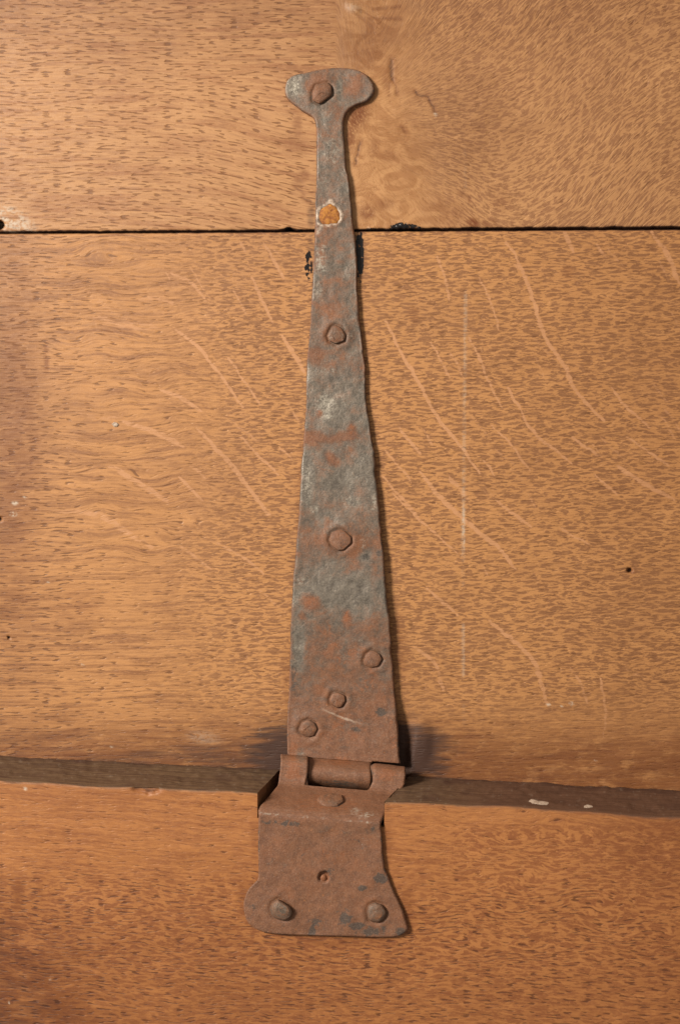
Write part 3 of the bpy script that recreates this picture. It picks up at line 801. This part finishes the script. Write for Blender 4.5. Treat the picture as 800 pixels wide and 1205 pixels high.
def sheet(name, px, py, wt, dist, thick, keep, disp, mat, rnd=2.4, extra=None):
    """bent plate: top surface grid, rounded arrises, thickness along the surface normal"""
    nr, nc = px.shape
    P0 = place(px, py, wt); N = grid_normals(P0)
    if N[nr//2, nc//2, 1] > 0 and name != 'strapx': pass
    q = np.clip(1-dist/rnd, 0, 1)
    P = P0+N*(disp-rnd*(1-np.sqrt(np.clip(1-q*q*.97, 0, 1))))[..., None]
    B = P0-N*thick
    Fq = gridfaces(nr, nc)[keep.reshape(-1)]
    n = nr*nc
    be = boundary(Fq)
    V = np.concatenate([P.reshape(-1, 3), B.reshape(-1, 3)])
    sk = np.stack([be[:, 1], be[:, 0], be[:, 0]+n, be[:, 1]+n], -1)
    Fall = np.concatenate([Fq, Fq[:, ::-1]+n, sk])
    A, rp = iron_fields(px, py)
    if extra: extra(A, px, py)
    eg = 1-sst(0, 2.6, dist); A['dark'] = np.maximum(A['dark'], .45*eg); A['pale'] = A['pale']*(1-eg); A['rust'] = A['rust']+.4*eg  # edges painted darker to mute the lit arris
    at = {k: np.concatenate([a.reshape(-1)]*2) for k, a in A.items()}
    px3 = np.stack([px, py, wt*0+wt], -1).reshape(-1, 3)
    at['pix'] = np.concatenate([px3, px3+[0, 0, 6]])
    at['rust'][n:] = .9; at['pale'][n:] = 0; at['crust'][n:] = 0
    return make_mesh(name, V, Fall, mat, at, angle=65, weld=False), P0, N

def outline(L, R):
    return lambda y: np.interp(y, [p[0] for p in L], [p[1] for p in L]), lambda y: np.interp(y, [p[0] for p in R], [p[1] for p in R])

SL = [(79.3,399),(79.7,390),(81,378),(82.8,367),(85.2,361),(86.2,353),(87.2,348),(89,343.5),(91.5,340),(95,337.3),(100,335.6),(105,335),(110,335.2),(114,336.6),(118,340),(122,345),(126,350),(130,355),(134,362),(137,367),(140,369.3),(145,371.2),
      (154,372),(200,372),(213,372),(234,370.8),(269,370.4),(298,369),(323,368),(360,366),(390,364.4),(412,362.5),(426,361),(450,360),(480,360),(490,359),(518,357),(540,355),(566,353),(610,351),(632,349),(676,345),(716,342.4),(776,341),(805,339.8),(854,338),(895,338)]
SR = [(79.3,402),(79.8,409),(81,416),(83,423),(87,430),(91,434),(95,437),(99,439.5),(104,440.5),(108,440),(112,438),(116,434.5),(119,431),(120.6,426),(122,421),(124,416.5),(127,412),(130,409),(134,406.4),(139,404.6),(145,403.8),(165,405),(200,407.5),(216,411),
      (260,414.5),(277,417),(304,419.8),(340,420),(370,422),(406,426),(432,429.6),(464,429.6),(480,431.5),(500,435),(516,437),(532,441),(556,441),(574,443),(598,446),(628,448),(660,452),(704,454),(732,458),(776,461),(816,464),(850,468),(897,470.3)]
def strap_mesh():
    fL, fR = outline(SL, SR)
    ys = np.concatenate([79.3+2.2*np.linspace(0, 1, 12)**2, np.linspace(82, 146, 62), np.arange(147, 884, 1.15), np.linspace(884, 893, 9)])
    roll = [(893,12),(894.6,15),(897,20),(900,25),(904,29.5),(909,32.5),(915,33.3),(920,31.5),(924,27.5),(926.6,22),(927,16),(925,10),(922,6)]
    roll = smoothpath(roll, 1)[1:]
    rows = [(y, None) for y in ys]+[(r[0], r[1]) for r in roll]
    tb0, tb1 = None, None
    t = np.linspace(0, 1, 104)
    # columns with exact tab limits
    Lb, Rb = float(fL(893)), float(fR(893))
    a, b = (362-Lb)/(Rb-Lb), (437-Lb)/(Rb-Lb)
    i0 = int(np.argmin(abs(t-a))); i1 = int(np.argmin(abs(t-b))); 
    t = np.interp(np.arange(104), [0, i0, i1, 103], [0, a, b, 1])
    nr = len(rows); nc = 104
    py0 = np.array([r[0] for r in rows])
    flat = np.array([r[1] is None for r in rows])
    yc = np.minimum(py0, 893)
    wob = 1.6
    Lx = fL(yc)+np.where((yc > 148) & flat, (fbm(yc/13, yc*0+.3, 191, 3)-.5)*wob, 0)
    Rx = fR(yc)+np.where((yc > 148) & flat, (fbm(yc/13, yc*0+.9, 193, 3)-.5)*wob*1.3, 0)
    px = Lx[:, None]*(1-t)+Rx[:, None]*t
    shear = 0.078*sst(780, 890, py0)
    py = py0[:, None]+shear[:, None]*(px-390)
    base = np.interp(py0, [80, 150, 300, 600, 880], [4.6, 5.4, 6.4, 7.6, 8.6])
    lift = np.interp(py0, [0, 820, 860, 884, 893], [0, 0, 2.2, 4.4, 5.4])
    lift = lift+1.0*np.sin(py0/95.)*sst(150, 220, py0)*(1-sst(720, 800, py0))
    wt = np.array([base[k]+lift[k] if r[1] is None else r[1] for k, r in enumerate(rows)])[:, None]+0*px
    # distances to the outline
    poly = list(zip(Lx[flat], py0[flat]))+list(zip(Rx[flat][::-1], py0[flat][::-1]))
    poly = poly[::2]
    PY = py0[:, None]+0*px
    dist = np.full(px.shape, 50.)
    nh = int((py0 < 160).sum())
    hp = [p for p in poly if p[1] < 175]
    d = -poly_dist(px[:nh], PY[:nh], hp)
    dist[:nh] = np.maximum(d, 0)
    dist[nh:] = np.minimum(px-Lx[:, None], Rx[:, None]-px)[nh:]
    keep = np.ones((nr-1, nc-1), bool)
    nf = int(flat.sum())
    keep[nf-1:, :i0] = False; keep[nf-1:, i1:] = False
    dr = np.minimum(np.abs(px-px[:, [i0]]), np.abs(px-px[:, [i1]]))
    dist[nf:] = dr[nf:]
    outer = (np.arange(nc) < i0) | (np.arange(nc) > i1)
    dist[:nf] = np.where(outer[None], np.minimum(dist[:nf], 893-PY[:nf]+0.01), dist[:nf])
    disp = iron_relief(px, py)
    _, rp = iron_fields(px, py)
    disp = disp+.6*np.exp(-((rp-1.5)/2.2)**2)-1.0*(rp < -1)
    disp = disp*sst(0, 3, dist)
    return sheet('strap', px, py, wt, dist, 4.6, keep, disp, M_iron, rnd=1.9)
sm, sP, sN = strap_mesh()
strap = obj('strap', sm, hinge)

# leaf: curls up round the pin, lies in the notch, bends down over the face of the lower board
WL = WF+4.6
LPATH = [(893.5,8),(891.6,14),(891.2,20),(893.0,27),(897,33),(903,36.8),(910,38.3),(917,39.2),(923,41),(928,45),(932,51),(936.5,58),(942,66),(949,76),(955,84),(960,WL-1.8),(963.2,WL+0.4),(967,WL+.9),(975,WL+.6)]
def leaf_mesh():
    pth = smoothpath(LPATH, 2)
    pts = [pth[0]]
    for a, b in zip(pth[:-1], pth[1:]):
        n = max(1, int(math.ceil(math.hypot(b[0]-a[0], (b[1]-a[1])*.5)/1.3)))
        for k in range(1, n+1): pts.append((a[0]+(b[0]-a[0])*k/n, a[1]+(b[1]-a[1])*k/n))
    ys = np.concatenate([np.arange(976.2, 1096, 1.2), 1096+5.6*(1-(1-np.linspace(0, 1, 12))**2)])
    pts += [(y, WL+.6) for y in ys]
    py0 = np.array([p[0] for p in pts]); w0 = np.array([p[1] for p in pts])
    # arc index used for the outline (path doubles back at the curl)
    itab = int(np.argmin(np.hypot(py0-926, (w0-43))))
    u = np.where(np.arange(len(pts)) < 25, np.minimum(py0, 905), py0)
    LL = [(880,330.5),(900,330),(912,329.5),(928,327),(940,318),(954,306.5),(960,304),(970,303.8),(1036,303.8),(1041,302.4),(1046,297),(1050.5,292.8),(1057,289),(1063,287),(1070,286.4),(1076,286.8),(1082,288),(1087,290),(1091,293),(1095,298.5),(1098,305),(1100,314),(1101.2,326),(1101.6,340)]
    RR = [(880,476),(897,477),(903,477.5),(915,476),(926,470),(936,463),(949,455),(958,450),(962,448),(970,448),(996,450),(1019,452),(1029,457),(1047,464),(1070,474.5),(1085,479),(1090,480.6),(1094,478),(1097,474),(1099.6,469),(1101,462),(1101.6,440)]
    fL, fR = outline(LL, RR)
    Lx = fL(u)+(fbm(py0/10, py0*0+.2, 195, 3)-.5)*1.2; Rx = fR(u)+(fbm(py0/10, py0*0+.7, 197, 3)-.5)*1.6
    nc = 128; t = np.linspace(0, 1, nc)
    Lb, Rb = Lx[:itab].mean(), Rx[:itab].mean()
    a, b = (362-Lb)/(Rb-Lb), (438-Lb)/(Rb-Lb)
    i0 = int(np.argmin(abs(t-a))); i1 = int(np.argmin(abs(t-b)))
    t = np.interp(np.arange(nc), [0, i0, i1, nc-1], [0, a, b, 1])
    px = Lx[:, None]*(1-t)+Rx[:, None]*t
    sh = np.interp(u, [890, 960, 970, 1100], [.085, .085, .08, .028])
    py = py0[:, None]+sh[:, None]*(px-385)
    wt = w0[:, None]+0*px
    # the right-hand curl is flatter and cut square
    rightc = (np.arange(nc) >= i1)[None]
    py = py+np.where(rightc & (np.arange(len(pts)) < itab)[:, None], 3.0*(1-np.arange(len(pts))[:, None]/itab), 0)
    PY = py0[:, None]+0*px
    dist = np.minimum(px-Lx[:, None], Rx[:, None]-px)
    nl = PY > 1030
    poly = [(x, y) for x, y in zip(Lx, py0) if y > 1020]+[(x, y) for x, y in zip(Rx[::-1], py0[::-1]) if y > 1020]
    r0 = int(np.argmax(py0 > 1030))
    dist[r0:] = np.maximum(-poly_dist(px[r0:], PY[r0:], poly), 0)
    mid = ((np.arange(nc) > i0) & (np.arange(nc) < i1))
    rowd = np.abs(np.arange(len(pts))-itab)[:, None]*1.2+0*px
    dist = np.where(mid[None] & (np.arange(len(pts)) >= itab)[:, None], np.minimum(dist, rowd+.01), dist)
    tabrow = (np.arange(len(pts)) < itab)[:, None]
    dtab = np.minimum(np.abs(px-px[:, [i0]]), np.abs(px-px[:, [i1]]))
    dist = np.where(tabrow, np.minimum(dist, dtab), dist)
    dist = np.minimum(dist, np.arange(len(pts))[:, None]*1.0+.01)
    keep = np.ones((len(pts)-1, nc-1), bool)
    keep[:itab, i0:i1] = False
    disp = iron_relief(px, py)
    hd = np.hypot((px-381), (py-1032))
    disp = disp-5.0*(1-sst(5.0, 7.5, hd+1.5*(fbm(px/4, py/4, 199, 2)-.5)))+3.0*(1-sst(2.5, 5, np.hypot(px-380, py-1034)))
    disp = disp*sst(0, 3, dist)
    def extra(A, px, py):
        A['dark'] = np.maximum(A['dark'], .0)
        h = 1-sst(4, 8, np.hypot(px-381, py-1032)); A['orange'] = np.maximum(A['orange'], .8*h); A['rust'] = A['rust']+.5*h
    return sheet('leaf', px, py, wt, dist, 4.2, keep, disp, M_iron, rnd=1.8, extra=extra)
lm, lP, lN = leaf_mesh()
leaf = obj('leaf', lm, hinge); leaf['label'] = 'rust-brown lower leaf bent over the notched board and curled round the pin'

# pin
def pin_mesh():
    n, m = 20, 40
    xs = np.linspace(340, 470, m); V = []
    for i, x in enumerate(xs):
        y = 908+0.083*(x-385)
        c = place(x, y, 21.0)
        r = 9.5 if 0 < i < m-1 else 7.5
        for k in range(n):
            a = 2*math.pi*k/n
            V.append(c+np.array([0, math.cos(a)*r, math.sin(a)*r]))
    V = np.array(V); Fq = []
    for i in range(m-1):
        for k in range(n): Fq.append((i*n+k, i*n+(k+1) % n, (i+1)*n+(k+1) % n, (i+1)*n+k))
    for e in (0, (m-1)*n):
        for k in range(1, n-1, 2): Fq.append((e, e+k, e+k+1, e+min(k+2, n-1)))
    at = {k: np.zeros(len(V)) for k in IATT}; at['rust'] += 1.0; at['dark'] += .5
    at['pix'] = V.copy()
    return make_mesh('pin', V, np.array(Fq), M_iron, at, angle=60)
obj('pin', pin_mesh(), hinge)

# nail heads: uneven hammered faces
def nail_mesh(o, h, pk, rust, pale, base_w, seed, top_dir=None):
    rg = np.random.default_rng(seed)
    p = smoothpath(list(o)+[o[0]], 1)[:-1]
    # close the smoothed ring properly
    n0 = len(o); ring = []
    for i in range(n0):
        a = np.array(o[i]); b = np.array(o[(i+1) % n0])
        for f in (.14, .5, .86): ring.append(a*(1-f)+b*f)
    ring = np.array(ring); n = len(ring)
    c = ring.mean(0); peak = c+np.array(pk)
    levels = [(1.02, -3.0), (1.03, h*.10), (1.0, h*.42), (.93, h*.66), (.78, h*.84), (.55, h*.94), (.28, h*.99), (.0, h*1.0)]
    tilt = rg.uniform(-.07, .07, 2)
    fac = rg.uniform(-.10, .10, n0)
    V, pix = [], []
    for f, z in levels:
        ctr = c*f+peak*(1-f)
        q = ctr+(ring-c)*f
        for i in range(n):
            zz = z*(1+fac[i//3]*(.4 if z > 0 else 0))+rg.uniform(-.22, .22)*(0 < f < .97)+(float(np.dot(tilt, q[i]-c)) if z > 0 else 0)
            bw = base_w(q[i][0], q[i][1]) if callable(base_w) else base_w
            if top_dir is None: V.append(place(q[i][0], q[i][1], bw+zz))
            else: V.append(place(q[i][0], q[i][1], bw)+np.array(top_dir)*zz)
            pix.append((q[i][0], q[i][1], zz))
    V = np.array(V); Fq = []
    for l in range(len(levels)-1):
        for k in range(n): Fq.append((l*n+k, (l+1)*n+k, (l+1)*n+(k+1) % n, l*n+(k+1) % n))
    at = {k: np.zeros(len(V)) for k in IATT}
    at['rust'] += rust; at['pale'] += pale*np.repeat([0, 0, .3, .8, 1, 1, 1, 1], n); at['orange'] += .25*rust
    at['dark'] += np.repeat([.9, .8, .3, 0, 0, 0, 0, 0], n)
    at['pix'] = np.array(pix)+np.array([seed*37.0, seed*11.0, 0])
    return make_mesh('nail', V, np.array(Fq), M_iron, at, angle=20)

def strap_w(y): return float(np.interp(y, [80, 150, 300, 600, 880], [4.6, 5.4, 6.4, 7.6, 8.6]))+float(np.interp(y, [0, 820, 860, 884], [0, 0, 2.2, 4.4]))+1.0*math.sin(y/95.)*float(sst(150, 220, y)*(1-sst(720, 800, y)))
for i, (o, h, pk, r, p, kind) in enumerate(NAILS):
    x, y = nail_center(o)
    bw = WL+.6 if kind == 'l' else strap_w(y)
    obj('nail', nail_mesh(o, h, pk, r, p, bw-.4, 11+i), hinge)
FLATN = [(372.4,941.8),(376.8,937.4),(389,935.6),(402,937.4),(404.5,944.6),(396,949.6),(380,948.8)]
lpy = [p[0] for p in LPATH if p[0] > 925]; lpw = [p[1] for p in LPATH if p[0] > 925]
fw = lambda x, y: float(np.interp(y-.085*(x-385), lpy, lpw))
obj('nail', nail_mesh(FLATN, 4.0, (0, 0), .9, .05, fw, 31, top_dir=(0, -.25, .97)), hinge)['label'] = 'flattened nail head in front of the pin'

def rivet_mesh():
    ring = []
    for i in range(len(RPOLY)):
        a = np.array(RPOLY[i]); b = np.array(RPOLY[(i+1) % len(RPOLY)])
        for f in (0.15, .5, .85): ring.append(a*(1-f)+b*f)
    ring = np.array(ring); c = ring.mean(0); n = len(ring); rg = np.random.default_rng(3)
    V = []
    bw = strap_w(252)
    for f, z in [(1.0, -3), (1.0, -.3), (.9, .5), (.7, .8), (.45, .9), (.2, 1.0), (0, 1.0)]:
        for i in range(n):
            q = c+(ring[i]-c)*f; V.append(place(q[0], q[1], bw+z+(rg.uniform(-.35, .35) if 0 < f < 1 else 0)))
    Fq = []
    for l in range(6):
        for k in range(n): Fq.append((l*n+k, (l+1)*n+k, (l+1)*n+(k+1) % n, l*n+(k+1) % n))
    return make_mesh('rivet', np.array(V), np.array(Fq), M_amber, angle=70)
obj('rivet', rivet_mesh(), hinge)['label'] = 'flat rivet of orange rust ringed by white crust'

# ------------------------------------------------------------------ small flakes
def flake(name, pts, w0, hgt, up, label, yoff=0, group=None):
    ring = np.array(pts, float); c = ring.mean(0); n = len(ring); rg = np.random.default_rng(len(label))
    V = []
    for f, z in [(1.0, -.6), (1.03, hgt*.5), (.8, hgt), (.4, hgt*.8), (0, hgt*1.05)]:
        for i in range(n):
            q = c+(ring[i]-c)*f
            b = place(q[0], q[1], w0(q[0], q[1]) if callable(w0) else w0)
            V.append(b+np.array(up)*(z+rg.uniform(-.2, .2)*(f < 1)))
    Fq = []
    for l in range(4):
        for k in range(n): Fq.append((l*n+k, (l+1)*n+k, (l+1)*n+(k+1) % n, l*n+(k+1) % n))
    o = obj(name, make_mesh(name, np.array(V), np.array(Fq), M_flake, angle=40)); recentre(o)
    tag(o, label, 'flake', group)
def ledge_w(x, y):
    yb, yf = float(ledge_back(x)), float(ledge_front(x))
    k = min(max((y-yb)/(yf-yb), 0), 1)
    k0, k1 = 1/(F-2), 1/(F-WF)
    return F-1/(k0+(k1-k0)*k)
flake('paint_flake', [(622,943),(625,941),(632,943),(640,943.5),(646,945),(643,947.5),(634,947),(626,945.8)], ledge_w, 1.1, (0, 0, 1), 'larger white flake lying on the dark ledge right of the hinge')
flake('paint_flake', [(686.5,949),(690,947.6),(696,948.4),(697,950),(692,950.8),(687,950.6)], ledge_w, 0.9, (0, 0, 1), 'smaller white flake on the dark ledge, the one farther right')
flake('wood_chip', [(132,499),(135,496.5),(138,497.5),(140,499.5),(138,502),(134.5,502)], 0.2, 1.2, (0, -1, 0), 'tiny white chip stuck to the oak boards left of the strap')
